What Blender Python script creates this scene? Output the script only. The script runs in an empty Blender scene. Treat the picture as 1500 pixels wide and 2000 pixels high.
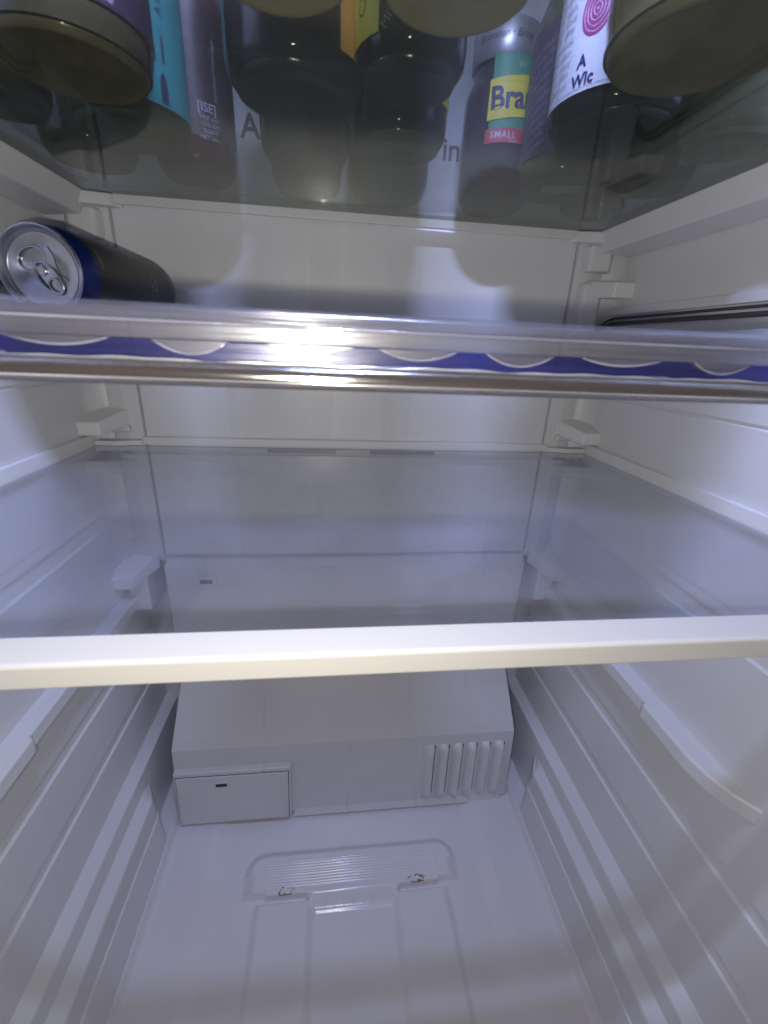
import bpy, bmesh, math, random
import numpy as np
from mathutils import Matrix, Vector
random.seed(4); rng = np.random.default_rng(4)
scene = bpy.context.scene
COL = scene.collection

# ------------------------------------------------------------------ camera
# metres; x right, y into the refrigerator, z up from its floor
CAM = Vector((-0.022, 0.0, 0.59))
cd = bpy.data.cameras.new('camera'); cam = bpy.data.objects.new('camera', cd); COL.objects.link(cam)
yaw, pit, rol = math.radians(7.098), math.radians(-21.246), math.radians(2.576)
f_ = Vector((math.sin(yaw)*math.cos(pit), math.cos(yaw)*math.cos(pit), math.sin(pit)))
r0 = Vector((math.cos(yaw), -math.sin(yaw), 0)); u0 = r0.cross(f_)
r_ = math.cos(rol)*r0 + math.sin(rol)*u0; u_ = -math.sin(rol)*r0 + math.cos(rol)*u0
mw = Matrix.Identity(4)
for i in range(3):
    mw[i][0], mw[i][1], mw[i][2], mw[i][3] = r_[i], u_[i], -f_[i], CAM[i]
cam.matrix_world = mw
cd.sensor_fit = 'HORIZONTAL'; cd.sensor_width = 36.0; cd.lens = 837.7/1500*36
cd.clip_start = 0.005; cd.clip_end = 50
cd.dof.use_dof = True; cd.dof.focus_distance = 0.40; cd.dof.aperture_fstop = 16
scene.camera = cam

# ------------------------------------------------------------------ world and lights
w = bpy.data.worlds.new("World"); scene.world = w; w.use_nodes = True
bg = w.node_tree.nodes['Background']
bg.inputs[0].default_value = (0.61, 0.57, 0.75, 1); bg.inputs[1].default_value = 0.145

def lamp(name, kind, loc, energy, color, **kw):
    d = bpy.data.lights.new(name, kind); o = bpy.data.objects.new(name, d); COL.objects.link(o)
    o.location = loc; d.energy = energy; d.color = color
    for k, v in kw.items(): setattr(d, k, v)
    return o
# the phone's torch beside the lens, the refrigerator's own light in the ceiling
lamp('torch_light', 'POINT', (-0.040, -0.006, 0.581), 1.90, (1.0, 0.95, 0.85), shadow_soft_size=0.0022)
led = lamp('ceiling_light', 'AREA', (0.0, 0.053, 0.985), 31.0, (0.45, 0.46, 1.0), shape='RECTANGLE', size=0.09, size_y=0.060)
led.rotation_euler = (math.radians(-23), 0, 0)      # the lamp faces down behind an added baffle

scene.view_settings.view_transform = 'Standard'; scene.view_settings.look = 'None'
scene.view_settings.exposure = 0.0; scene.view_settings.gamma = 1.0
scene.cycles.max_bounces = 14; scene.cycles.transparent_max_bounces = 24
scene.cycles.diffuse_bounces = 6; scene.cycles.glossy_bounces = 6; scene.cycles.transmission_bounces = 8
scene.cycles.caustics_reflective = False; scene.cycles.caustics_refractive = False
scene.cycles.sample_clamp_indirect = 4

# ------------------------------------------------------------------ materials
def new_mat(name):
    m = bpy.data.materials.new(name); m.use_nodes = True
    nt = m.node_tree; b = nt.nodes['Principled BSDF']
    return m, nt, b
def plastic(name, col, rough=0.4, coat=0.0, bump=0.0, bscale=900, stretch=(1,1,1), mott=0.04, streak=0.0, metal=0.0, spec=0.5, mscale=25, dirt=0.0):
    m, nt, b = new_mat(name); N = nt.nodes; L = nt.links
    b.inputs['Roughness'].default_value = rough; b.inputs['Metallic'].default_value = metal
    b.inputs['Coat Weight'].default_value = coat; b.inputs['Coat Roughness'].default_value = 0.08
    b.inputs['Specular IOR Level'].default_value = spec
    tc = N.new('ShaderNodeTexCoord'); mp = N.new('ShaderNodeMapping'); mp.inputs['Scale'].default_value = stretch
    L.new(tc.outputs['Object'], mp.inputs['Vector'])
    n = N.new('ShaderNodeTexNoise'); n.inputs['Scale'].default_value = mscale; n.inputs['Detail'].default_value = 5
    L.new(mp.outputs[0], n.inputs['Vector'])
    mix = N.new('ShaderNodeMix'); mix.data_type = 'RGBA'
    lo = [max(0, c*(1-mott)) for c in col]; hi = [min(1, c*(1+mott)) for c in col]
    mix.inputs[6].default_value = (*lo, 1); mix.inputs[7].default_value = (*hi, 1)
    L.new(n.outputs['Fac'], mix.inputs[0]); out = mix.outputs[2]
    if dirt:
        nd = N.new('ShaderNodeTexNoise'); nd.inputs['Scale'].default_value = 14; nd.inputs['Detail'].default_value = 9; nd.inputs['Roughness'].default_value = 0.7
        L.new(tc.outputs['Object'], nd.inputs['Vector'])
        cr = N.new('ShaderNodeValToRGB'); cr.color_ramp.elements[0].position = 0.60; cr.color_ramp.elements[1].position = 0.80
        cr.color_ramp.elements[1].color = (dirt, dirt, dirt, 1)
        L.new(nd.outputs['Fac'], cr.inputs[0])
        m2 = N.new('ShaderNodeMix'); m2.data_type = 'RGBA'; L.new(cr.outputs[0], m2.inputs[0]); L.new(out, m2.inputs[6])
        m2.inputs[7].default_value = (col[0]*0.62, col[1]*0.56, col[2]*0.46, 1); out = m2.outputs[2]
    L.new(out, b.inputs['Base Color'])
    if streak:
        mp2 = N.new('ShaderNodeMapping'); mp2.inputs['Scale'].default_value = (1, 0.05, 0.05)
        L.new(tc.outputs['Object'], mp2.inputs['Vector'])
        n2 = N.new('ShaderNodeTexNoise'); n2.inputs['Scale'].default_value = 26; n2.inputs['Detail'].default_value = 2
        L.new(mp2.outputs[0], n2.inputs['Vector'])
        mr = N.new('ShaderNodeMapRange'); mr.inputs[1].default_value = 0.3; mr.inputs[2].default_value = 0.7
        mr.inputs[3].default_value = rough - streak; mr.inputs[4].default_value = rough + streak
        L.new(n2.outputs['Fac'], mr.inputs[0]); L.new(mr.outputs[0], b.inputs['Roughness'])
    if bump:
        nb = N.new('ShaderNodeTexNoise'); nb.inputs['Scale'].default_value = bscale; nb.inputs['Detail'].default_value = 3
        L.new(tc.outputs['Object'], nb.inputs['Vector'])
        bm_ = N.new('ShaderNodeBump'); bm_.inputs['Strength'].default_value = bump; bm_.inputs['Distance'].default_value = 0.0004
        L.new(nb.outputs['Fac'], bm_.inputs['Height']); L.new(bm_.outputs[0], b.inputs['Normal'])
    return m
def sheet_glass(name, tint, haze=0.02, rough=0.0, ior=1.48, dcol=(0.6,0.62,0.6)):
    """thin clear sheet: transparent with Fresnel reflection and a haze of dust and painted soft reflections"""
    m = bpy.data.materials.new(name); m.use_nodes = True; nt = m.node_tree; N = nt.nodes; L = nt.links
    N.clear(); o = N.new('ShaderNodeOutputMaterial')
    tr = N.new('ShaderNodeBsdfTransparent'); tr.inputs[0].default_value = (*tint, 1)
    gl = N.new('ShaderNodeBsdfGlossy'); gl.inputs[0].default_value = (1, 1, 1, 1); gl.inputs[1].default_value = rough
    fr = N.new('ShaderNodeFresnel'); ge = N.new('ShaderNodeNewGeometry'); io = N.new('ShaderNodeMapRange')
    io.inputs[3].default_value = ior; io.inputs[4].default_value = 1/ior      # no total reflection inside a thin sheet
    L.new(ge.outputs['Backfacing'], io.inputs[0]); L.new(io.outputs[0], fr.inputs[0])
    mx = N.new('ShaderNodeMixShader'); L.new(fr.outputs[0], mx.inputs[0]); L.new(tr.outputs[0], mx.inputs[1]); L.new(gl.outputs[0], mx.inputs[2])
    df = N.new('ShaderNodeBsdfDiffuse'); df.inputs[0].default_value = (*dcol, 1)
    tc = N.new('ShaderNodeTexCoord'); nz = N.new('ShaderNodeTexNoise'); nz.inputs['Scale'].default_value = 22; nz.inputs['Detail'].default_value = 8
    L.new(tc.outputs['Object'], nz.inputs['Vector'])
    mr = N.new('ShaderNodeMapRange'); mr.inputs[1].default_value = 0.35; mr.inputs[2].default_value = 0.75; mr.inputs[3].default_value = haze*0.75; mr.inputs[4].default_value = haze*1.3
    L.new(nz.outputs['Fac'], mr.inputs[0])
    m2 = N.new('ShaderNodeMixShader'); L.new(mr.outputs[0], m2.inputs[0]); L.new(mx.outputs[0], m2.inputs[1]); L.new(df.outputs[0], m2.inputs[2])
    L.new(m2.outputs[0], o.inputs[0]); return m
def clear_plastic(name, col, trans=0.7, rough=0.12, scratch=0.5):
    m, nt, b = new_mat(name); N = nt.nodes; L = nt.links
    b.inputs['Transmission Weight'].default_value = trans; b.inputs['IOR'].default_value = 1.45
    tc = N.new('ShaderNodeTexCoord'); mp = N.new('ShaderNodeMapping'); mp.inputs['Scale'].default_value = (0.06, 1, 1.6)
    L.new(tc.outputs['Object'], mp.inputs['Vector'])
    n = N.new('ShaderNodeTexNoise'); n.inputs['Scale'].default_value = 420; n.inputs['Detail'].default_value = 6
    L.new(mp.outputs[0], n.inputs['Vector'])
    mix = N.new('ShaderNodeMix'); mix.data_type = 'RGBA'
    mix.inputs[6].default_value = (*[c*0.72 for c in col], 1); mix.inputs[7].default_value = (*[min(1, c*1.25) for c in col], 1)
    L.new(n.outputs['Fac'], mix.inputs[0]); L.new(mix.outputs[2], b.inputs['Base Color'])
    mr = N.new('ShaderNodeMapRange'); mr.inputs[3].default_value = rough*0.5; mr.inputs[4].default_value = rough*1.8
    L.new(n.outputs['Fac'], mr.inputs[0]); L.new(mr.outputs[0], b.inputs['Roughness'])
    bp = N.new('ShaderNodeBump'); bp.inputs['Strength'].default_value = scratch; bp.inputs['Distance'].default_value = 0.0005
    L.new(n.outputs['Fac'], bp.inputs['Height']); L.new(bp.outputs[0], b.inputs['Normal'])
    return m

def edge_plastic(name, tint, dcol, dfac, gfac=0.12, rough=0.22):
    """see-through moulded strip: clear, partly cloudy in streaks along its length, glossy"""
    m = bpy.data.materials.new(name); m.use_nodes = True; nt = m.node_tree; N = nt.nodes; L = nt.links
    N.clear(); o = N.new('ShaderNodeOutputMaterial')
    tc = N.new('ShaderNodeTexCoord'); mp = N.new('ShaderNodeMapping'); mp.inputs['Scale'].default_value = (0.05, 1, 1.5)
    L.new(tc.outputs['Object'], mp.inputs['Vector'])
    n = N.new('ShaderNodeTexNoise'); n.inputs['Scale'].default_value = 330; n.inputs['Detail'].default_value = 7
    L.new(mp.outputs[0], n.inputs['Vector'])
    bp = N.new('ShaderNodeBump'); bp.inputs['Strength'].default_value = 0.6; bp.inputs['Distance'].default_value = 0.0006
    L.new(n.outputs['Fac'], bp.inputs['Height'])
    tr = N.new('ShaderNodeBsdfTransparent'); tr.inputs[0].default_value = (*tint, 1)
    df = N.new('ShaderNodeBsdfDiffuse'); df.inputs[0].default_value = (*dcol, 1)
    gl = N.new('ShaderNodeBsdfGlossy'); gl.inputs[1].default_value = rough; L.new(bp.outputs[0], gl.inputs['Normal'])
    mr = N.new('ShaderNodeMapRange'); mr.inputs[1].default_value = 0.3; mr.inputs[2].default_value = 0.7
    mr.inputs[3].default_value = dfac*0.45; mr.inputs[4].default_value = min(1, dfac*1.5); L.new(n.outputs['Fac'], mr.inputs[0])
    m1 = N.new('ShaderNodeMixShader'); L.new(mr.outputs[0], m1.inputs[0]); L.new(tr.outputs[0], m1.inputs[1]); L.new(df.outputs[0], m1.inputs[2])
    lw = N.new('ShaderNodeLayerWeight'); lw.inputs[0].default_value = 0.25; mg = N.new('ShaderNodeMapRange')
    mg.inputs[3].default_value = gfac; mg.inputs[4].default_value = 0.5; L.new(lw.outputs['Facing'], mg.inputs[0])
    m2 = N.new('ShaderNodeMixShader'); L.new(mg.outputs[0], m2.inputs[0]); L.new(m1.outputs[0], m2.inputs[1]); L.new(gl.outputs[0], m2.inputs[2])
    L.new(m2.outputs[0], o.inputs[0]); return m

WHITE = (0.69, 0.69, 0.69)
M = {}
M['liner'] = plastic('liner_plastic', WHITE, 0.34, bump=0.10, mott=0.03, dirt=0.10)
M['floor'] = plastic('floor_plastic', (0.72, 0.70, 0.71), 0.16, bump=0.08, mott=0.04, dirt=0.20)
M['panel'] = plastic('back_panel_plastic', (0.73, 0.733, 0.73), 0.30, bump=0.10, mott=0.02, streak=0.07)
M['cover'] = plastic('cover_plastic', (0.63, 0.625, 0.625), 0.34, bump=0.12, mott=0.03, streak=0.12, dirt=0.10)
M['trimwhite'] = plastic('frame_plastic', (0.72, 0.72, 0.71), 0.38, bump=0.05)
M['cream'] = plastic('cream_trim_plastic', (0.54, 0.52, 0.475), 0.42, bump=0.05, mott=0.02, dirt=0.06)
M['dark'] = plastic('dark_recess', (0.03, 0.03, 0.035), 0.6)
M['greyslot'] = plastic('grey_slot', (0.16, 0.16, 0.18), 0.6)
M['rod_glint'] = plastic('rod_highlight_line', (0.75, 0.73, 0.68), 0.25, metal=0.8, mott=0.5, stretch=(0.05,1,1), mscale=300)  # bright colour for the highlight lines drawn along the rod
M['rubber'] = plastic('dark_gasket', (0.05, 0.05, 0.055), 0.35)
M['stain'] = plastic('rust_brown_residue', (0.26, 0.18, 0.07), 0.3, bump=1.0, bscale=500, mott=0.6, mscale=400)
M['glass_green'] = sheet_glass('greenish_glass', (0.62, 0.67, 0.62), 0.03, rough=0.03, ior=1.34, dcol=(0.36,0.38,0.34))
M['glass_clear'] = sheet_glass('clear_glass', (0.94, 0.955, 0.97), 0.085, ior=1.62, dcol=(0.47,0.48,0.56))  # bluish haze colour paints in the pane's soft reflections
M['glass_eye'] = sheet_glass('clear_glass_plain', (0.96, 0.97, 0.98), 0.02)
M['lip'] = edge_plastic('cloudy_clear_plastic', (0.90, 0.90, 0.95), (0.17, 0.165, 0.195), 0.26, 0.08, 0.24)
M['lip2'] = edge_plastic('cloudy_clear_plastic_low', (0.86, 0.86, 0.90), (0.19, 0.185, 0.21), 0.26, 0.08, 0.30)
M['blue'] = edge_plastic('violet_blue_strip', (0.32, 0.33, 0.76), (0.035, 0.038, 0.16), 0.30, 0.05, 0.30)
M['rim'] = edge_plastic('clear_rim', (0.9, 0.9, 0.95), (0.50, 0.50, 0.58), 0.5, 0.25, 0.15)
M['chrome'] = edge_plastic('clear_rod', (0.62, 0.58, 0.54), (0.10, 0.08, 0.06), 0.42, 0.30, 0.16)
M['alu'] = plastic('brushed_aluminium', (0.42, 0.42, 0.45), 0.26, metal=0.9, mott=0.06)
M['canblue'] = plastic('blue_can_paint', (0.008, 0.026, 0.16), 0.28, metal=0.4, mott=0.1)
M['canblack'] = plastic('black_can_paint', (0.006, 0.006, 0.008), 0.30)
M['cangrey'] = plastic('dark_grey_can_paint', (0.012, 0.012, 0.014), 0.36, metal=0.0, mott=0.2)
M['print_grey'] = plastic('grey_print', (0.30, 0.30, 0.33), 0.5)
M['print_dark'] = plastic('dark_print', (0.03, 0.035, 0.06), 0.5)
M['print_white'] = plastic('white_print', (0.55, 0.55, 0.60), 0.5)
M['print_navy'] = plastic('navy_print', (0.015, 0.02, 0.12), 0.5)
M['paper'] = plastic('white_paper_label', (0.72, 0.73, 0.80), 0.55)
M['yellow'] = plastic('yellow_paper_label', (0.72, 0.62, 0.03), 0.5)
M['orange'] = plastic('orange_paper_label', (0.62, 0.33, 0.06), 0.5)
M['green'] = plastic('green_paper_label', (0.04, 0.25, 0.13), 0.5)
M['red'] = plastic('red_paper_label', (0.50, 0.02, 0.05), 0.5)
M['teal'] = plastic('teal_paper_label', (0.03, 0.20, 0.19), 0.5, mott=0.15, mscale=60)
M['magenta'] = plastic('magenta_print', (0.40, 0.03, 0.25), 0.5)
M['plum'] = plastic('plum_paper_label', (0.06, 0.035, 0.07), 0.45)
M['brownred'] = plastic('brown_red_paper_label', (0.05, 0.022, 0.028), 0.45)
M['silver'] = plastic('silver_lid_paint', (0.45, 0.45, 0.47), 0.35, metal=0.6)
M['lidblack'] = plastic('black_lid_paint', (0.02, 0.02, 0.02), 0.35)
M['led'] = None
def led_mat():
    m, nt, b = new_mat('lamp_diffuser'); b.inputs['Base Color'].default_value = (0.8, 0.8, 0.85, 1)
    b.inputs['Emission Color'].default_value = (0.7, 0.75, 1, 1); b.inputs['Emission Strength'].default_value = 1.5; return m
M['led'] = led_mat()
def jar_glass(name, col, rough=0.10, mott=0.35, mscale=70):
    return plastic(name, col, rough, coat=0.15, spec=0.4, mott=mott, mscale=mscale, bump=0.25, bscale=110)
def jar_base(name, col):
    return plastic(name, col, 0.22, coat=0.3, mott=0.45, mscale=90, bump=0.5, bscale=240)

# ------------------------------------------------------------------ helpers
def link(name, me, mat, parent=None, smooth=False, bevel=0.0, seg=2):
    o = bpy.data.objects.new(name, me); COL.objects.link(o)
    if mat is not None: me.materials.append(mat)
    if parent is not None: o.parent = parent
    if smooth:
        me.polygons.foreach_set('use_smooth', [True]*len(me.polygons))
    if bevel:
        b = o.modifiers.new('bevel', 'BEVEL'); b.width = bevel; b.segments = seg; b.limit_method = 'ANGLE'; b.angle_limit = math.radians(35)
        b.harden_normals = True
    return o
def mesh(verts, faces):
    me = bpy.data.meshes.new('mesh'); me.from_pydata([tuple(v) for v in verts], [], faces); me.update(); return me
def fix(me):
    bm = bmesh.new(); bm.from_mesh(me); bmesh.ops.recalc_face_normals(bm, faces=bm.faces); bm.to_mesh(me); bm.free(); return me
def thing(name, label, cat, loc=(0,0,0), group=None, rotz=0):
    o = bpy.data.objects.new(name, None); COL.objects.link(o); o.location = loc; o.rotation_euler = (0,0,rotz)
    o.empty_display_size = 0.02
    o['label'] = label; o['category'] = cat
    if group: o['group'] = group
    return o
def box_me(x0, x1, y0, y1, z0, z1):
    v = [(x,y,z) for x in (x0,x1) for y in (y0,y1) for z in (z0,z1)]
    return fix(mesh(v, [(0,1,3,2),(4,6,7,5),(0,4,5,1),(2,3,7,6),(0,2,6,4),(1,5,7,3)]))
def box(name, x0, x1, y0, y1, z0, z1, mat, parent, bevel=0.0008, smooth=False):
    return link(name, box_me(x0,x1,y0,y1,z0,z1), mat, parent, smooth, bevel)
def prism_me(poly, a0, a1, axis):
    """extrude polygon (list of 2-D points) along axis 'x','y','z' from a0 to a1"""
    n = len(poly); v = []
    for a in (a0, a1):
        for p, q in poly:
            v.append({'x': (a,p,q), 'y': (p,a,q), 'z': (p,q,a)}[axis])
    f = [tuple(range(n)), tuple(range(2*n-1, n-1, -1))] + [(i, (i+1)%n, n+(i+1)%n, n+i) for i in range(n)]
    return fix(mesh(v, f))
def prism(name, poly, a0, a1, axis, mat, parent, bevel=0.0008):
    return link(name, prism_me(poly, a0, a1, axis), mat, parent, False, bevel)
def grid(U, V, P):
    """P: array (len(U),len(V),3)"""
    nu, nv = len(U), len(V); me = bpy.data.meshes.new('grid')
    me.vertices.add(nu*nv); me.vertices.foreach_set('co', P.reshape(-1).astype(np.float32))
    i = np.arange(nu-1)[:,None]*nv + np.arange(nv-1)[None,:]
    q = np.stack([i, i+nv, i+nv+1, i+1], -1).reshape(-1)
    nf = (nu-1)*(nv-1)
    me.loops.add(nf*4); me.loops.foreach_set('vertex_index', q.astype(np.int32))
    me.polygons.add(nf); me.polygons.foreach_set('loop_start', np.arange(0, nf*4, 4, dtype=np.int32))
    me.polygons.foreach_set('loop_total', np.full(nf, 4, dtype=np.int32))
    me.update(calc_edges=True); me.validate(); return me
def tube_me(pts, r, n=10):
    pts = [Vector(p) for p in pts]; v = []; f = []
    for i, p in enumerate(pts):
        d = (pts[min(i+1, len(pts)-1)] - pts[max(i-1, 0)]).normalized()
        a = d.orthogonal().normalized() if i == 0 else (a - a.dot(d)*d).normalized()
        b = d.cross(a)
        rr = r[i] if isinstance(r, (list, tuple)) else r
        for k in range(n):
            t = 2*math.pi*k/n; v.append(p + a*math.cos(t)*rr + b*math.sin(t)*rr)
    for i in range(len(pts)-1):
        for k in range(n):
            f.append((i*n+k, i*n+(k+1)%n, (i+1)*n+(k+1)%n, (i+1)*n+k))
    f.append(tuple(range(n-1, -1, -1))); f.append(tuple(range((len(pts)-1)*n, len(pts)*n)))
    return fix(mesh(v, f))
def lathe_me(prof, n=56, cap=True):
    v = []; f = []
    for r, z in prof:
        for k in range(n):
            t = 2*math.pi*k/n; v.append((r*math.cos(t), r*math.sin(t), z))
    for i in range(len(prof)-1):
        for k in range(n):
            f.append((i*n+k, i*n+(k+1)%n, (i+1)*n+(k+1)%n, (i+1)*n+k))
    if cap:
        f.append(tuple(range(n-1, -1, -1))); f.append(tuple(range((len(prof)-1)*n, len(prof)*n)))
    return fix(mesh(v, f))
def smooth_angle(o, deg=40):
    me = o.data; me.polygons.foreach_set('use_smooth', [True]*len(me.polygons))
    bm = bmesh.new(); bm.from_mesh(me); c = math.cos(math.radians(deg))
    for e in bm.edges:
        if len(e.link_faces) == 2 and e.link_faces[0].normal.dot(e.link_faces[1].normal) < c: e.smooth = False
    bm.to_mesh(me); bm.free()
    return o
def ss(t):
    t = np.clip(t, 0, 1); return t*t*(3-2*t)
_dg = None
def text_tris(body, size, bold=0.0, spacing=1.0):
    cu = bpy.data.curves.new('text', 'FONT'); cu.body = body; cu.size = size; cu.offset = bold; cu.space_character = spacing
    cu.align_x = 'CENTER'; cu.align_y = 'CENTER'; cu.resolution_u = 3
    o = bpy.data.objects.new('text', cu); COL.objects.link(o)
    dg = bpy.context.evaluated_depsgraph_get(); me = bpy.data.meshes.new_from_object(o.evaluated_get(dg))
    v = [tuple(p.co) for p in me.vertices]; f = [tuple(p.vertices) for p in me.polygons]
    bpy.data.objects.remove(o); bpy.data.curves.remove(cu); bpy.data.meshes.remove(me)
    return v, f
def text_on_cylinder(name, body, size, r, ang, z, mat, parent, bold=0.0, rot=0.0, shear=0.0, spacing=1.0, ysc=1.0):
    """print bent round a vertical cylinder; ang = direction of its centre"""
    v, f = text_tris(body, size, bold, spacing); out = []
    c, s = math.cos(rot), math.sin(rot)
    for x, y, _ in v:
        x += y*shear; y *= ysc
        x, y = x*c - y*s, x*s + y*c
        a = ang + x/r; out.append((r*math.cos(a), r*math.sin(a), z + y))
    return link(name, mesh(out, f), mat, parent)
def arc_patch(r, a0, a1, zfun0, zfun1, n=28, m=6, th=0.0003):
    """label wrapped on a jar: z limits may vary with angle"""
    v = []; f = []
    for rr in (r, r+th):
        for i in range(n+1):
            a = a0 + (a1-a0)*i/n; z0, z1 = zfun0(i/n), zfun1(i/n)
            for j in range(m+1):
                z = z0 + (z1-z0)*j/m; v.append((rr*math.cos(a), rr*math.sin(a), z))
    s = (n+1)*(m+1)
    for i in range(n):
        for j in range(m):
            k = i*(m+1)+j
            f.append((s+k, s+k+m+1, s+k+m+2, s+k+1)); f.append((k, k+1, k+m+2, k+m+1))
    for i in range(n):
        k = i*(m+1); f.append((k, k+m+1, s+k+m+1, s+k)); k += m; f.append((k, s+k, s+k+m+1, k+m+1))
    for j in range(m):
        f.append((j, s+j, s+j+1, j+1)); k = n*(m+1)+j; f.append((k, k+1, s+k+1, s+k))
    return mesh(v, f)

# ------------------------------------------------------------------ the refrigerator
R = thing('refrigerator', 'white plastic interior of a refrigerator with moulded shelf ledges', 'refrigerator', (0,0,0))

# side walls: one moulded skin per side, its steps and grooves in real relief
KP = [(0,.2222),(.004,.2235),(.0600,.2280),(.0612,.2296),(.0845,.2315),(.0860,.2320),(.0930,.2435),(.1125,.2440),(.1140,.2445),(.1215,.2560),
      (.1720,.2568),(.1735,.2590),(.1840,.2590),(.1856,.2570),(.2360,.2572),(.2376,.2594),(.2490,.2594),(.2508,.2570),(.2950,.2562),(.33,.2555),
      (.4020,.2550),(.4036,.2572),(.4165,.2572),(.4185,.2550),(.5480,.2556),(.5490,.2570),(.5500,.2570),(.5512,.2556),(.70,.2560),(1.02,.2600)]
KZ = [a for a, b in KP]; KX = [b for a, b in KP]
YW = np.concatenate([np.arange(0.02, 0.40, 0.0035), np.arange(0.40, 0.5021, 0.0016)])
ZW = np.unique(np.round(np.concatenate([np.arange(0, 0.30, 0.0011), np.arange(0.30, 1.021, 0.004), np.array(KZ), np.array(KZ)+0.0004, np.array(KZ)-0.0004]), 5))
ZW = ZW[(ZW >= 0) & (ZW <= 1.02)]
def wall_x(Y, Z):
    X = np.interp(Z, KZ, KX)
    # lower ledge fades in from a point behind y 0.36
    wf = ss((0.394 - Y)/0.030)
    low = (Z > .086) & (Z < .1140)
    X = np.where(low, .2320 + (X - .2320)*wf + (.2438-.2320)*(1-wf), X)
    X = np.where(Z <= .0930, X + (.2438 - X)*(1-wf)*ss(Z/.012), X)      # behind the block the wall steps back
    # fine vertical ribbing under the lower ledge
    rib = (Z > .0625) & (Z < .0845)
    X = X + np.where(rib, 0.00045*np.sin((Z-.0625)/.0028*2*np.pi)*ss((.372-Y)/.02), 0)
    # rounded corner into the back
    Rr = 0.022; t = np.clip(Y - (0.4575 - Rr), 0, Rr)
    X = X - (Rr - np.sqrt(np.maximum(Rr*Rr - t*t, 0)))*0.9*ss((Z - .345)/.015)
    # slight flare towards the door
    X = X + 0.03*np.clip(0.10 - Y, 0, 1)
    return X
YY, ZZ = np.meshgrid(YW, ZW, indexing='ij'); XX = wall_x(YY, ZZ)
for s in (1, -1):
    P = np.stack([s*XX, YY, ZZ], -1); me = grid(YW, ZW, P)
    if s < 0: me.flip_normals()
    link('side_wall', me, M['liner'], R, smooth=True)
# back skin, ceiling
box('back_wall', -.262, .262, .4585, .4625, .352, 1.02, M['liner'], R, bevel=0)
box('back_wall', -.262, .262, .5000, .5040, -.01, .351, M['liner'], R, bevel=0)
box('back_step', -.262, .262, .4630, .5040, .3515, .3560, M['liner'], R, bevel=0)
box('ceiling', -.262, .262, .02, .462, 1.021, 1.03, M['liner'], R, bevel=0)
box('light_baffle', -.25, .25, .0180, .0740, .9240, .9260, M['trimwhite'], R, bevel=0)  # unseen baffle, added to cut the lamp's light towards the door
box('light_baffle_front', -.25, .25, .0150, .0178, .9240, 1.0205, M['trimwhite'], R, bevel=0)  # front plate of the added baffle
lampo = box('lamp_housing', -.06, .06, .021, .092, .992, 1.02, M['trimwhite'], R, bevel=.002)
box('lamp_diffuser', -.05, .05, .024, .083, .9885, .9918, M['led'], lampo, bevel=.0008)

# floor: one moulded tray
XF = np.unique(np.round(np.concatenate([np.arange(-.2475, .2476, .0011)]), 5)); YF = np.concatenate([np.arange(.03, .27, .003), np.arange(.27, .372, .00055), np.arange(.372, .5015, .003)])
X, Y = np.meshgrid(XF, YF, indexing='ij')
Zf = np.zeros_like(X); A = np.abs(X)
Zf += 0.0060*ss((A - .150)/.022)                                  # broad raised margins
Zf += 0.010*np.clip((A - .2150)/.0085, 0, 1)**2.2                   # corner roll into the walls
# shallow recess with rounded corners
mid = ss((.056 - A)/.010)
yf = .3000 - .0110*mid
cx, cy, hx, hy, rr = 0, .323, .129, .0295, .026
qx = np.abs(X-cx) - (hx-rr); qy = np.abs(Y-cy) - (hy-rr)
sd = np.hypot(np.maximum(qx,0), np.maximum(qy,0)) + np.minimum(np.maximum(qx,qy),0) - rr
back = ss(-sd/.013); sdx = (hx - A)
rec = np.where(Y > cy, back, ss(sdx/.018)) * ss((Y - yf)/(.0024 + .0110*mid))
corner = (Y < .315) & (A > .10)
rec = np.where(corner, np.minimum(rec, ss(-(np.hypot(np.maximum(A-.118,0), np.maximum(.3165-Y,0)) - .0145)/.004)), rec)
Zf += 0.0100*rec
inrib = ss((.102-A)/.002)*ss((Y-.3075)/.002)*ss((.3355-Y)/.002)
Zf += 0.0010*inrib*(0.5+0.5*np.cos((Y-.309)/.00285*2*np.pi))
# two pads running forward, a lower channel between
pad = ss((A-.0440)/.0095)*ss((.1130-A)/.0105)*ss((.2985-Y)/.004)
Zf += 0.0062*pad
Zf -= 0.0015*ss((.0475-A)/.006)*ss((.289-Y)/.004)
Zf += 0.00028*ss((A-.060)/.002)*ss((.098-A)/.002)*ss((.276-Y)/.002)*np.sin(X/.0028*2*np.pi)
# wave of the moulding
Zf += 0.0004*np.sin(X*60+1.2)*np.sin(Y*25)
fl = grid(XF, YF, np.stack([X, Y, Zf], -1))
FLO = link('floor', fl, M['floor'], R, smooth=True)
for i in range(9):
    x = -.044 + i*.011
    o = prism('fin', [(.2885, -.0014), (.3020, .0040), (.3035, .0088), (.3005, .0094), (.2960, .0066), (.2885, .0006)], x-.0005, x+.0005, 'x', M['floor'], FLO, bevel=.0002)
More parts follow.
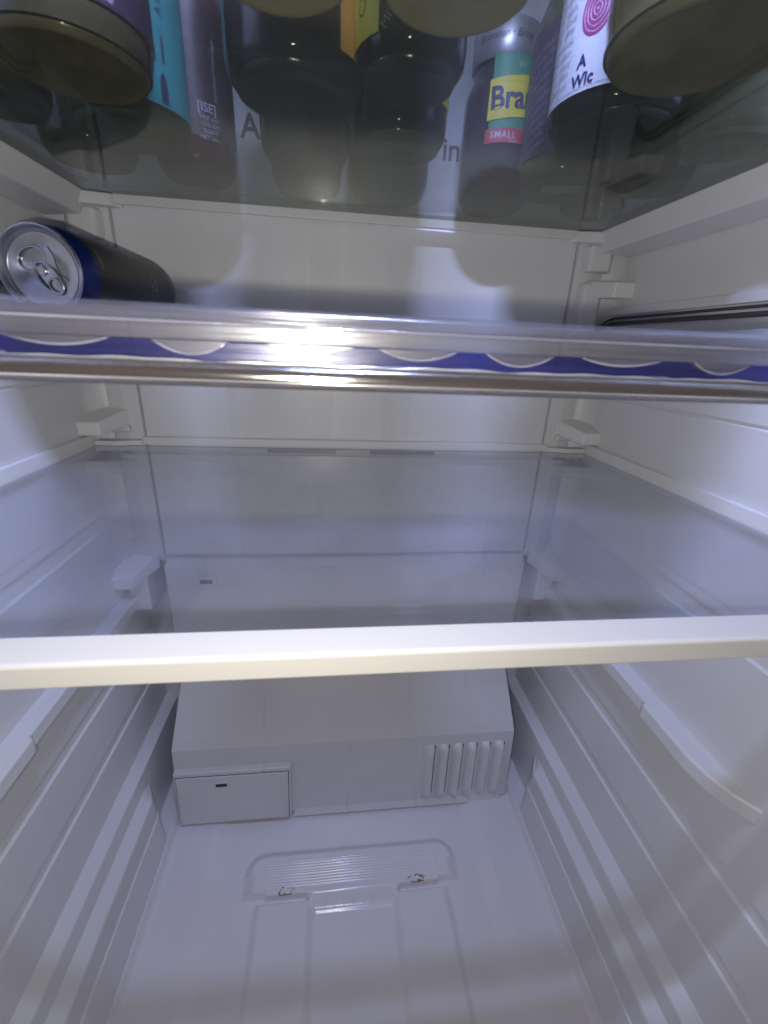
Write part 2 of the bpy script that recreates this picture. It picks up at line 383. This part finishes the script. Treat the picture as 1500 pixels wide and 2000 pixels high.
# two clip holes with brown residue
for hx_, sc in ((-.077, .75), (.074, 1.0)):
    ring = tube_me([(hx_+.0105*math.cos(t), .3045+.0035*math.sin(t), .0092+.0006*math.sin(3*t)) for t in np.linspace(0, 2*math.pi, 25)], .0005, 6)
    c = link('clip_hole', ring, M['stain'], FLO, smooth=True)
    pts = []
    for k in range(28):
        t = random.uniform(0, 2*math.pi); q = random.uniform(.5, 1)
        pts.append((hx_ + .010*q*math.cos(t), .3055 + .003*q*math.sin(t) + (.0012 if t < math.pi else 0)))
    bm = bmesh.new()
    for (px, py) in pts[:int(28*sc)]:
        bmesh.ops.create_icosphere(bm, subdivisions=1, radius=random.uniform(.0004, .0014), matrix=Matrix.Translation((px, py-.001, .0084+random.uniform(0, .0016))))
    me = bpy.data.meshes.new('residue'); bm.to_mesh(me); bm.free()
    o = link('residue', me, M['stain'], FLO, smooth=True); o['kind'] = 'stuff'

# back panel with its two slots and lettering
BP = box('back_panel', -.2100, .2100, .4548, .4584, .3600, .985, M['panel'], R, bevel=.0010)
for x0, x1 in ((-.092, -.020), (.016, .087)):
    box('air_slot', x0, x1, .4536, .4547, .4790, .4828, M['greyslot'], BP, bevel=.0003)
def flat_text(name, body, size, x, y, z, mat, parent, bold=0.0, rot=None):
    v, f = text_tris(body, size, bold)
    return link(name, mesh([(x+a, y, z+b) for a, b, _ in v], f), mat, parent)
flat_text('lettering', 'Au', .0235, -.0850, .4542, .7525, M['print_dark'], BP, bold=.0004)
flat_text('lettering', 'in', .0235, .0795, .4542, .7500, M['print_dark'], BP, bold=.0003)
# corner columns beside the panel with their moulded steps
for s in (1, -1):
    prism('corner_column', [(s*.2112, .4584), (s*.2125, .4535), (s*.226, .4520), (s*.238, .4545), (s*.246, .4584)], .36, .985, 'z', M['liner'], R, bevel=.001)
    for z0, z1, x1 in ((.664, .687, .240), (.600, .655, .236)):
        prism('corner_boss', [(s*.216, .4545), (s*.220, .444), (s*x1, .441), (s*(x1+.009), .4545)], z0, z1, 'z', M['liner'], R, bevel=.003)

# lower cover: upright face, slope, face down to the floor
def cover_half(y):  # half width by depth
    return .2150
prof = [(.4588, .3575), (.4520, .3565), (.4465, .3480), (.4455, .1930), (.4400, .1850), (.4045, .1335), (.3990, .1240), (.3945, .0080), (.4588, .0080)]
ws = [.2095, .2095, .2115, .2120, .2125, .2165, .2175, .2205, .2205]
v = [(-a, y, z) for (y, z), a in zip(prof, ws)] + [(a-.003*(z < .2), y, z) for (y, z), a in zip(prof, ws)]
n = len(prof)
me = fix(mesh(v, [tuple(range(n)), tuple(range(2*n-1, n-1, -1))] + [(i, (i+1)%n, n+(i+1)%n, n+i) for i in range(n)]))
CV = link('lower_cover', me, M['cover'], R, False, .0022, 3)
# little clip slot high on the cover
sl = box('clip_slot', -.1765, -.1560, .4440, .4453, .3245, .3375, M['cover'], CV, bevel=.0006)
box('slit', -.1735, -.1600, .4432, .4439, .3285, .3330, M['dark'], sl, bevel=0)
box('moulding_mark', -.0035, .0035, .3965, .3980, .1085, .1135, M['cover'], CV, bevel=.0005)
# hatch (leaning with the face) : outer frame, door, clip slot
def facey(z): return .3945 + (.3990-.3945)*(z-.008)/(.124-.008)
def leanbox(name, x0, x1, z0, z1, d0, d1, mat, parent, bevel=.0008, dx=0.0):
    v = [(x + (dx if z == z0 else 0), facey(z)-d, z) for x in (x0, x1) for d in (d0, d1) for z in (z0, z1)]
    return link(name, fix(mesh(v, [(0,1,3,2),(4,6,7,5),(0,4,5,1),(2,3,7,6),(0,2,6,4),(1,5,7,3)])), mat, parent, False, bevel, 3)
HF = leanbox('hatch_frame', -.2165, -.0760, .0100, .0960, -.002, .0075, M['cover'], CV, bevel=.0016, dx=-.0015)
leanbox('hatch_gap', -.2140, -.0785, .0118, .0905, .0070, .0078, M['dark'], HF, bevel=0, dx=-.0015)
HD = leanbox('hatch', -.2133, -.0792, .0125, .0898, .0070, .0092, M['cover'], CV, bevel=.0007, dx=-.0015)
leanbox('clip_slot', -.1690, -.1515, .0690, .0815, .0091, .0100, M['cover'], HD, bevel=.0004)
leanbox('slit', -.1668, -.1535, .0745, .0790, .0099, .0103, M['dark'], HD, bevel=0)
# bottom lip
prism('lip', [(facey(.006)-.0040, .0045), (facey(.015)+.0005, .0145), (facey(.015)+.004, .0145), (.400, .0045)], -.0745, .2060, 'x', M['cover'], CV, bevel=.0006)
# six louvres, each a rounded half scoop with a dark opening on its right
for i in range(6):
    xc = .1010 + i*.0187; hw = .0066
    zt, zb = .1095, .0165; nseg = 8; ring = []
    v = []; f = []; rows = []
    for t in np.linspace(0, 1, 17):
        z = zb + (zt-zb)*t; e = min(1, math.sqrt(max(0, 1-(max(0, (abs(t-.5)*2-.86)/.14))**2)))
        row = []
        for k in range(nseg+1):
            a = k/nseg; x = xc - hw + 2*hw*a; h = .0072*math.sin(min(1, a*1.25)*math.pi/2)*(1 if a < .86 else 1-((a-.86)/.14)**2*.55)
            row.append(len(v)); v.append((x, facey(z) - h*e + .0002, z))
        rows.append(row)
    for a_, b_ in zip(rows[:-1], rows[1:]):
        for k in range(nseg): f.append((a_[k], a_[k+1], b_[k+1], b_[k]))
        f.append((a_[nseg], a_[0], b_[0], b_[nseg]))
    f.append(tuple(rows[0][::-1])); f.append(tuple(rows[-1]))
    lv = smooth_angle(link('louvre', fix(mesh(v, f)), M['cover'], CV), 50)
    leanbox('opening', xc+hw-.0001, xc+hw+.0017, zb+.008, zt-.002, .0002, .0006, M['dark'], lv, bevel=0)

# bumpers above each ledge, and the two lower shelf ledges
for zb_, zt_, rise in ((.640, .654, .004), (.500, .513, .010), (.3335, .3470, .015)):
    for s in (1, -1):
        y0 = .424 if zb_ < .4 else .4205
        me = prism_me([(s*.2370, y0), (s*.262, y0), (s*.262, .4584), (s*.2180, .4584), (s*.2240, .450)], zb_, zt_, 'z')
        for vv in me.vertices:
            k = max(0, (vv.co.y - y0)/(.4584-y0))
            vv.co.z += rise*k if vv.co.z > zb_ + .001 else rise*k*.6
        link('shelf_stop', me, M['trimwhite'], R, False, .0020, 3)
for s in (1, -1):
    box('corner_bracket', min(s*.2290, s*.250), max(s*.2290, s*.250), .4420, .4900, .2960, .3400, M['liner'], R, bevel=.002)
    box('corner_bracket', min(s*.222, s*.250), max(s*.222, s*.250), .4470, .4580, .4990, .5060, M['liner'], R, bevel=.002)
    pl = [(.2410, .458), (.2410, .256), (.2372, .2535), (.2370, .205), (.2400, .188), (.2460, .174), (.2550, .1610), (.2620, .158), (.2620, .458)]
    RL = link('shelf_ledge', prism_me([(s*a, b) for a, b in pl], .3025, .3165, 'z'), M['liner'], R, False, .0022, 3)
# dark double gasket line on each side at the height of the clear shelf
for s in (1, -1):
    pts = [(s*.2525, y, .6190) for y in np.linspace(.10, .438, 14)] + [(s*.2505, .4460, .6170), (s*.2455, .4500, .6120), (s*.2415, .4515, .6050), (s*.2400, .4520, .5960)]
    link('gasket', tube_me(pts, .0019, 10), M['rubber'], R, smooth=True)
    pts2 = [(a, b - .001, c + .0048) for a, b, c in pts]
    link('gasket', tube_me(pts2, .0011, 8), M['rubber'], R, smooth=True)
    prism('ledge_strip', [(s*.2512, .6265), (s*.2575, .6265), (s*.2575, .6335), (s*.2528, .6335)], .10, .452, 'y', M['liner'], R, bevel=.0006)

# ------------------------------------------------------------------ upper shelf
US = thing('glass_shelf', 'greenish glass shelf overhead, crowded with jars', 'shelf', (0, .27, .695), 'refrigerator shelves')
def U(name, me, mat, bevel=.0008, par=None, o=(0,.27,.695)):
    me.transform(Matrix.Translation((-o[0], -o[1], -o[2]))); return link(name, me, mat, US if par is None else par, False, bevel, 3)
U('glass_pane', box_me(-.2210, .2210, .096, .4390, .6950, .6990), M['glass_green'], bevel=0)
U('back_trim', prism_me([(.4392, .6885), (.4435, .6885), (.4435, .6985), (.4392, .6985)], -.2180, .2180, 'x'), M['trimwhite'], .0010)
for s in (1, -1):
    U('side_frame', prism_me([(s*.2545, .6765), (s*.2270, .6790), (s*.2212, .6945), (s*.2225, .7030), (s*.2545, .7030)], .10, .4385, 'y'), M['trimwhite'], .0014)
    U('corner_cap', prism_me([(s*.1960, .4445), (s*.2020, .4360), (s*.2260, .4320), (s*.2300, .4445)], .6860, .6948, 'z'), M['trimwhite'], .0012)
U('front_trim', box_me(-.2500, .2500, .086, .0955, .6850, .7010), M['trimwhite'], .0015)

# ------------------------------------------------------------------ shelf at eye height
ES = thing('bottle_shelf', 'clear shelf at eye level with scalloped see-through front edge', 'shelf', (0, .29, .5925), 'refrigerator shelves')
def E(name, me, mat, bevel=.0006, par=None, smooth=False):
    me.transform(Matrix.Translation((0, -.29, -.5925))); return link(name, me, mat, ES if par is None else par, smooth, bevel, 3)
E('glass_pane', box_me(-.2460, .2460, .1375, .4400, .5926, .5966), M['glass_eye'], 0)
E('top_lip', prism_me([(.1300,.5940),(.1310,.5968),(.1330,.5980),(.1372,.5980),(.1372,.5936),(.1310,.5936)], -.2480, .2480, 'x'), M['lip'], .0006)
E('middle_band', prism_me([(.1322,.5890),(.1318,.5934),(.1368,.5934),(.1368,.5890)], -.2480, .2480, 'x'), M['lip2'], .0005)
E('blue_strip', box_me(-.2480, .2480, .1345, .1365, .5830, .5889), M['blue'], .0003)
for k in range(-7, 8):
    xc = .0025 + .0325*k + .0016*math.sin(k*5.1); hw = .0116 + .0018*math.sin(k*3.7); zt = .5889; dep = .0027 + .0008*math.sin(k*2.3)
    T = np.linspace(-1, 1, 19)
    arc = [(xc + hw*t, zt - dep*(1 - t*t)) for t in T]
    sc_ = E('scallop', prism_me(arc, .1318, .1343, 'y'), M['lip2'], 0)
    E('scallop_glint', tube_me([(a, .1316, b) for a, b in arc], [.0001+.00026*(1-abs(t)**4)*(.45+.55*((t+1)/2 if k < 0 else (1-t)/2)) for t in T], 6), M['rim'], 0, par=sc_, smooth=True)  # bright tube draws the light caught along the scallop edge
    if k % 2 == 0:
        E('painted_glint', tube_me([(xc+.009+q, .1336, .58395) for q in np.linspace(0, .010, 5)], .0004, 6), M['rim'], 0, smooth=True)  # short bright tubes put in as glints on the blue strip
rp = [(.1310 + .0036*math.cos(t), .5803 + .0034*math.sin(t)) for t in np.linspace(0, 2*math.pi, 28, endpoint=False)]
o = E('lower_rod', prism_me(rp, -.2480, .2480, 'x'), M['chrome'], 0); smooth_angle(o, 50)
E('rod_highlight', tube_me([(x, .1306+.0002*math.sin(x*90), .58375+.00015*math.sin(x*140)+.0001*math.sin(x*371)) for x in np.linspace(-.247, .247, 160)], [.00042+.00016*math.sin(i*.9)*math.sin(i*.23) for i in range(160)], 8), M['rod_glint'], 0, smooth=True)  # pale tube modelled in place of the rod's highlight line
E('rod_highlight', tube_me([(x, .1278, .5789) for x in np.linspace(-.247, .247, 3)], .00032, 8), M['rod_glint'], 0, smooth=True)  # second modelled highlight line, low on the rod
E('lower_edge', prism_me([(.1330,.5768),(.1318,.5780),(.1345,.5835),(.1375,.5835),(.1375,.5768)], -.2480, .2480, 'x'), M['lip2'], .0005)
E('upper_ridge', tube_me([(x, .1312, .5936) for x in np.linspace(-.247, .247, 3)], .00045, 8), M['rim'], 0, smooth=True)

# ------------------------------------------------------------------ middle shelf
MS = thing('glass_shelf', 'empty glass shelf with a thick cream front edge and white frame', 'shelf', (0, .28, .4845), 'refrigerator shelves')
def G(name, me, mat, bevel=.0006, smooth=False, seg=3):
    me.transform(Matrix.Translation((0, -.28, -.4845))); return link(name, me, mat, MS, smooth, bevel, seg)
G('glass_pane', box_me(-.2500, .2500, .1362, .4380, .4845, .4885), M['glass_clear'], 0)
G('front_trim', prism_me([(.1222,.4790),(.1222,.4878),(.1232,.4888),(.1360,.4900),(.1360,.4790)], -.2515, .2515, 'x'), M['cream'], .0012, seg=4)
G('back_trim', prism_me([(.4382,.4896),(.4382,.4960),(.4400,.4972),(.4430,.4960),(.4430,.4896)], -.2080, .2080, 'x'), M['trimwhite'], .0006)
G('back_rail', box_me(-.2080, .2080, .4432, .4444, .4905, .4945), M['trimwhite'], .0004)
for s in (1, -1):
    G('side_frame', prism_me([(s*.2502,.4860),(s*.2502,.4900),(s*.2512,.4985),(s*.2550,.4990),(s*.2550,.4860)], .1365, .4380, 'y'), M['trimwhite'], .0006)
    G('corner_cap', prism_me([(s*.2060,.4448),(s*.2085,.4375),(s*.2290,.4320),(s*.2500,.4330),(s*.2500,.4448)], .4888, .4935, 'z'), M['trimwhite'], .0010)

# ------------------------------------------------------------------ drink can lying on the bottle shelf
CR, CL = .0262, .1300
CAN = thing('drink_can', 'dark grey drink can with blue rim lying on the clear shelf, lid towards the camera', 'can', (-.1945, .3070, .5966+CR))
RX = Matrix.Rotation(-math.radians(5.0), 4, 'Z') @ Matrix.Rotation(-math.pi/2, 4, 'X')
def C_(name, me, mat, par=None, smooth=True, ang=40):
    me.transform(RX); o = link(name, me, mat, CAN if par is None else par)
    return smooth_angle(o, ang) if smooth else o
C_('shoulder', lathe_me([(.0238, .0018), (.0245, .0040), (.0255, .0085), (.0262, .0130), (.0262, .0165)], 72, False), M['canblue'])
C_('band', lathe_me([(.02624, .0162), (.02624, .0270)], 72, False), M['canblack'])
body = C_('body', lathe_me([(.0262, .0268), (.0262, .1180), (.0250, .1245), (.0215, .1290), (.0190, .1300)], 72), M['cangrey'])
C_('base_band', lathe_me([(.02625, .1175), (.0256, .1225), (.0248, .1255)], 72, False), M['canblue'], body)
LID = C_('lid', lathe_me([(.0238, .0026), (.0245, .0012), (.0245, .0002), (.0238, -.0006), (.0230, -.0002), (.0225, .0010), (.0222, .0042), (.0214, .0052), (.0204, .0046), (.0198, .0036), (.0120, .0034), (.0116, .0031), (.0002, .0031)], 72, False), M['alu'])
def canloop(cx, cy, ax, ay, rot, z, n=36, t0=0, t1=2*math.pi, pw=1.0):
    out = []
    for t in np.linspace(t0, t1, n):
        x, y = ax*math.cos(t), ay*math.sin(t); out.append((cx + x*math.cos(rot) - y*math.sin(rot), cy + x*math.sin(rot) + y*math.cos(rot), z))
    return out
tr = math.radians(58)
# lid frame: local x right, local y is -world z after the turn, so "down" in the picture is +y
C_('pull_tab', tube_me(canloop(.0035, .0040, .0098, .0056, math.radians(52), .0022), .0009, 8), M['alu'], LID)
C_('tab_hole', tube_me(canloop(.0065, .0080, .0040, .0033, math.radians(52), .0021), .0006, 6), M['alu'], LID)
C_('rivet', lathe_me([(.0028, .0031), (.0028, .0018), (.0020, .0013), (.0002, .0013)], 20, False), M['alu'], LID)
C_('score_line', tube_me(canloop(-.0050, -.0062, .0082, .0058, math.radians(-20), .0030, t0=math.radians(100), t1=math.radians(400)), .0005, 6), M['alu'], LID)
C_('raised_bead', tube_me([(.0055,-.0125,.0029),(.0080,-.0080,.0029),(.0085,-.0030,.0029),(.0105,.0020,.0029),(.0140,.0050,.0029)], .0006, 6), M['alu'], LID)
def can_text(body_, size, ang, z, rot, mat, name='print'):
    v, f = text_tris(body_, size); out = []; rr = CR + .0002
    c, s = math.cos(rot), math.sin(rot)
    for x, y, _ in v:
        x, y = x*c - y*s, x*s + y*c; a = ang + x/rr; out.append((rr*math.cos(a), rr*math.sin(a), z - y))
    return C_(name, mesh(out, f), mat, body, smooth=False)
can_text('SS', .0130, math.radians(-8), .088, math.pi/2*0, M['print_grey'])
can_text('BENEFIT', .0035, math.radians(-23), .0215, 0, M['print_grey'])
for q in range(4):
    can_text(('mIlI', 'lIml', 'IlmI', 'mlIl')[q], .0042, math.radians(-48-7*q), .050+.004*q, math.pi/2, M['print_grey'])

# ------------------------------------------------------------------ jars on the upper shelf
ZG = .6992
def toward(x, y):           # direction from a jar towards the camera
    return math.atan2(CAM.y - y, CAM.x - x)
def jar(label, x, y, r, h, gcol, bcol, name='jar', lid='lidblack', shoulder=.82, group='jars on the upper shelf', cat='jar', rb=.86, lidh=.014, punt=.0015):
    t = thing(name, label, cat, (x, y, ZG), group)
    nk = r*shoulder; b = r*rb
    prof = [(b, .0028), (b*1.06, .0032), (r*.975, .0065), (r, .0115), (r, h*.70), (r*.985, h*.76), (nk*1.02, h*.86), (nk*.98, h*.90), (nk*.98, h)]
    smooth_angle(link('glass_body', lathe_me(prof, 64), gcol, t), 60)
    smooth_angle(link('base', lathe_me([(b*1.02, .0028), (b*.985, .0003), (b*.93, 0.0), (b*.88, .0008), (b*.80, punt), (b*.45, punt*1.1), (b*.02, punt*.9)], 64, False), bcol, t), 60)
    if lid:
        ld = link('lid', lathe_me([(nk*1.05, h-.004), (nk*1.08, h-.002), (nk*1.08, h+lidh-.002), (nk*1.02, h+lidh), (.001, h+lidh)], 64), M[lid], t); smooth_angle(ld, 45)
        t['_'] = 0; del t['_']
        return t, ld
    return t, None
brown = jar_glass('brown_contents', (0.085, 0.070, 0.034)); brown_b = jar_base('brown_jar_base', (0.40, 0.265, 0.14))
dark = jar_glass('dark_contents', (0.022, 0.019, 0.020)); dark_b = jar_base('dark_jar_base', (0.035, 0.032, 0.030))
grn = jar_glass('olive_contents', (0.070, 0.080, 0.040)); grn_b = jar_base('olive_jar_base', (0.13, 0.14, 0.080))
pale = jar_glass('pale_contents', (0.26, 0.29, 0.22), mott=0.2); pale_b = jar_base('pale_jar_base', (0.28, 0.31, 0.25))
tan = jar_glass('tan_contents', (0.12, 0.08, 0.055)); tan_b = jar_base('tan_jar_base', (0.56, 0.38, 0.22))
maroon = jar_glass('maroon_contents', (0.055, 0.014, 0.022)); maroon_b = jar_base('maroon_jar_base', (0.05, 0.035, 0.035))
navy = jar_glass('dark_pickle_contents', (0.012, 0.007, 0.014)); navy_b = jar_base('dark_pickle_base', (0.050, 0.045, 0.045))

def lab(par, r, ac, da, z0, z1, mat, name='label', wob=0.0, half=None):
    f0 = (lambda t: z0 + wob*(2*t-1)**2) if not callable(z0) else z0
    f1 = (lambda t: z1) if not callable(z1) else z1
    return smooth_angle(link(name, arc_patch(r+.0004, ac-da, ac+da, f0, f1), mat, par), 40)

# J1 big brown jar at the left front
x, y, r = -.1390, .2670, .0340; a = toward(x, y)
t, _ = jar('large brown jar with a plum label, front left on the top shelf', x, y, r, .12, brown, brown_b, rb=.90)
l = lab(t, r, a+.2, 1.35, .0125, .085, M['plum'])
for i, s in enumerate(('natural/flavour', 'store in a cool dry', 'place once opened /', 'contains: fruit')):
    text_on_cylinder('print', s, .0036, r+.0009, a+.25, .0150+.0042*i, M['print_white'], l)
# J2 olive jar with teal label
x, y, r = -.141, .334, .0330; a = toward(x, y)
t, _ = jar('olive jar with a turquoise label, behind the large brown jar', x, y, r, .115, grn, grn_b)
l = lab(t, r, a+.62, .62, .0080, .085, M['teal'])
text_on_cylinder('print', 'I', .016, r+.0009, a+.62, .032, M['print_dark'], l)
text_on_cylinder('print', 'A n e', .0050, r+.0009, a+.62, .052, M['print_dark'], l, rot=math.pi/2)
smooth_angle(link('print', arc_patch(r+.0008, a+.52, a+.64, lambda q: .0095, lambda q: .019+.0035*math.sin(q*math.pi), 10, 3, .0002), M['print_dark'], l), 40)
# J3 maroon jar
x, y, r = -.122, .402, .0275; a = toward(x, y)
t, _ = jar('maroon jar with small white printing, at the back left', x, y, r, .12, maroon, maroon_b)
l = lab(t, r, a+.4, 1.0, .018, .090, M['brownred'])
text_on_cylinder('print', '[ISE]', .0070, r+.0009, a+.32, .034, M['print_white'], l, bold=.0001)
for i, s in enumerate(('VRJE AUT', '1042 EER', 'SLSBTR', 'NET 340 g')):
    text_on_cylinder('print', s, .0034, r+.0009, a+.38, .0275-.0036*i+.001, M['print_white'], l)
text_on_cylinder('print', 'ingredients water sugar', .0034, r+.0009, a+.55, .055, M['print_white'], l, rot=math.pi/2)
# small front left second row
jar('low olive jar against the left side of the top shelf', -.1880, .3850, .0290, .09, grn, grn_b)
jar('narrow dark jar squeezed between the side frame and the turquoise labelled jar', -.1965, .3120, .0225, .10, brown, dark_b)
jar('dark jar in the back right corner of the top shelf', .1920, .4060, .0270, .10, dark, grn_b)
# centre left column: tan base, big dark, dark, pale
jar('jar with a pale tan base, nearest of the centre left row', -.0400, .1900, .0290, .11, dark, tan_b, rb=.84)
x, y, r = -.0400, .2720, .0330; a = toward(x, y)
t, _ = jar('wide dark jar with an orange label behind the tan based jar', x, y, r, .13, dark, dark_b)
l = lab(t, r, a+1.10, .50, .0085, .09, M['orange'])
text_on_cylinder('print', 'So', .0085, r+.0009, a+.98, .020, M['print_white'], l, bold=.0002)
x, y, r = -.0405, .3520, .0285; a = toward(x, y)
t, _ = jar('dark jar third back in the centre left row', x, y, r, .12, dark, grn_b)
l = lab(t, r, a+.95, .35, .020, .07, M['plum'])
for i in range(4): text_on_cylinder('print', 'ml kJ 250', .0032, r+.0009, a+.9, .024+.006*i, M['print_grey'], l, rot=math.pi/2)
jar('jar with a pale base, last in the centre left row', -.0430, .4130, .0265, .10, pale, pale_b)
# centre column
jar('jar with a rusty tan base, nearest of the centre row', .0180, .1890, .0290, .11, tan, tan_b, rb=.86)
x, y, r = .0120, .2500, .0245; a = toward(x, y)
t, _ = jar('glossy black jar with a yellow label, second in the centre row', x, y, r, .12, dark, dark_b, rb=.82)
l = lab(t, r, a-1.05, .48, .0085, .09, M['yellow'])
text_on_cylinder('print', 'CHI', .0075, r+.0009, a-.95, .022, M['print_dark'], l, rot=math.pi/2)
text_on_cylinder('print', 'MILD', .0050, r+.0009, a-.35, .0135, M['print_grey'], t, rot=.9)
x, y, r = .0170, .3200, .0275; a = toward(x, y)
t, _ = jar('dark jar with a sliver of yellow label, third in the centre row', x, y, r, .12, navy, grn_b)
l = lab(t, r, a+1.25, .28, .018, .08, M['yellow'])
jar('wide jar with a pale greenish base at the back centre', .0200, .4080, .0310, .10, pale, pale_b)
# J8 pickle jar: silver lid, yellow label
x, y, r = .1080, .4170, .0285; a = toward(x, y)
t, ld = jar('dark pickle jar with silver lid and yellow, green and red label', x, y, r, .092, navy, navy_b, lid='silver', lidh=.018)
zz = lambda w_: w_ - ZG
l = lab(t, r, a+.35, .62, zz(.7420), zz(.7860), M['green'])
smooth_angle(link('label_band', arc_patch(r+.0009, a-.32, a+1.0, lambda q: zz(.7480)+.004*q, lambda q: zz(.7720)+.004*q, 24, 4), M['yellow'], l), 40)
smooth_angle(link('label_band', arc_patch(r+.0010, a-.34, a+1.0, lambda q: zz(.7345)+.001*q, lambda q: zz(.7430)+.001*q, 24, 4), M['red'], l), 40)
text_on_cylinder('print', 'Bran', .0185, r+.0014, a+.30, zz(.7612), M['print_navy'], l, bold=.0005, rot=.06)
text_on_cylinder('print', 'SMALL', .0062, r+.0014, a+.12, zz(.7395), M['print_white'], l, bold=.0001, spacing=1.15)
text_on_cylinder('print', 'PIECES', .0022, r+.0014, a+.38, zz(.7358), M['print_white'], l)
text_on_cylinder('print', 'SIN', .0040, r+.0010, a+.42, zz(.7800), M['print_white'], l)
text_on_cylinder('print', 'Branston \u00b7 Bring', .0062, r*.82*1.08+.0006, a-.05, .092+.0075, M['print_dark'], ld, shear=.2)
# J9 jar with small print in front right of it
x, y, r = .1430, .3650, .0310; a = toward(x, y)
t, _ = jar('olive brown jar covered in small print, with a pale sticker under its base', x, y, r, .12, grn, grn_b)
l = lab(t, r, a-.55, .95, .016, .085, M['plum'])
for i in range(11):
    text_on_cylinder('print', ('Contains: mustard', 'Store in a cool', 'Refrigerate after', 'opening & use by', 'water vinegar salt')[i%5], .0034, r+.0009, a-.88, .020+.0052*i, M['print_grey'], l, rot=.35)
st = link('sticker', box_me(-.0135, .0135, -.0075, .0075, -.00012, .00002), M['paper'], t); st.location = (-.004, -.010, .0); st.rotation_euler = (0, 0, -.25)
# J10 white label
x, y, r = .1270, .2770, .0335; a = toward(x, y)
t, _ = jar('dark jar with a white label and magenta motif', x, y, r, .13, navy, dark_b)
l = lab(t, r, a-.10, 1.30, .0105, .09, M['paper'])
text_on_cylinder('print', 'A', .0068, r+.0009, a-.58, .0222, M['print_navy'], l, bold=.00022)
text_on_cylinder('print', 'Wic', .0068, r+.0009, a-.54, .0150, M['print_navy'], l, bold=.00022)
for q in range(5):
    v = []; f = []
    r1 = .0075 - q*.0015; r2 = r1 - .0010
    for k in range(37):
        for rr_ in (r1, r2):
            tt = 2*math.pi*k/36; v.append(((r+.0009)*math.cos(a-.46+rr_*math.cos(tt)/r), (r+.0009)*math.sin(a-.46+rr_*math.cos(tt)/r), .0400+rr_*1.25*math.sin(tt)))
    for k in range(36): f.append((2*k, 2*k+2, 2*k+3, 2*k+1))
    link('motif_ring', mesh(v, f), M['magenta'], l)
dots = []; df = []
for i in range(34):
    aa = a - .98 + i*.035; k = len(dots)
    for da_, dz in ((0,0),(.014,0),(.014,.0005),(0,.0005)): dots.append(((r+.0009)*math.cos(aa+da_), (r+.0009)*math.sin(aa+da_), .0118+dz))
    df.append((k, k+1, k+2, k+3))
for i in range(50):
    aa = a - .98; k = len(dots); z_ = .0118+i*.0011
    for da_, dz in ((0,0),(.012,0),(.012,.0006),(0,.0006)): dots.append(((r+.0009)*math.cos(aa+da_), (r+.0009)*math.sin(aa+da_), z_+dz))
    df.append((k, k+1, k+2, k+3))
link('dotted_border', mesh(dots, df), M['print_navy'], l)
for i in range(12):
    text_on_cylinder('print', ('best before end', '17:10:21 L2024', 'allergens in bold', 'jar & lid recycle')[i%4], .0030, r+.0009, a-1.08, .0165+.0042*i, M['print_grey'], l)
# J11 large brown base front right, J12 pale, J13 dark
jar('largest jar, brown based, front right on the top shelf', .1170, .2040, .0345, .12, brown, jar_base('warm_brown_base', (0.44, 0.30, 0.205)), rb=.93)
jar('jar with a pale grey green base at the right edge', .1940, .2740, .0250, .10, pale, pale_b)
jar('dark squat jar between the pale jar and the back right corner', .2000, .3420, .0240, .09, dark, dark_b)
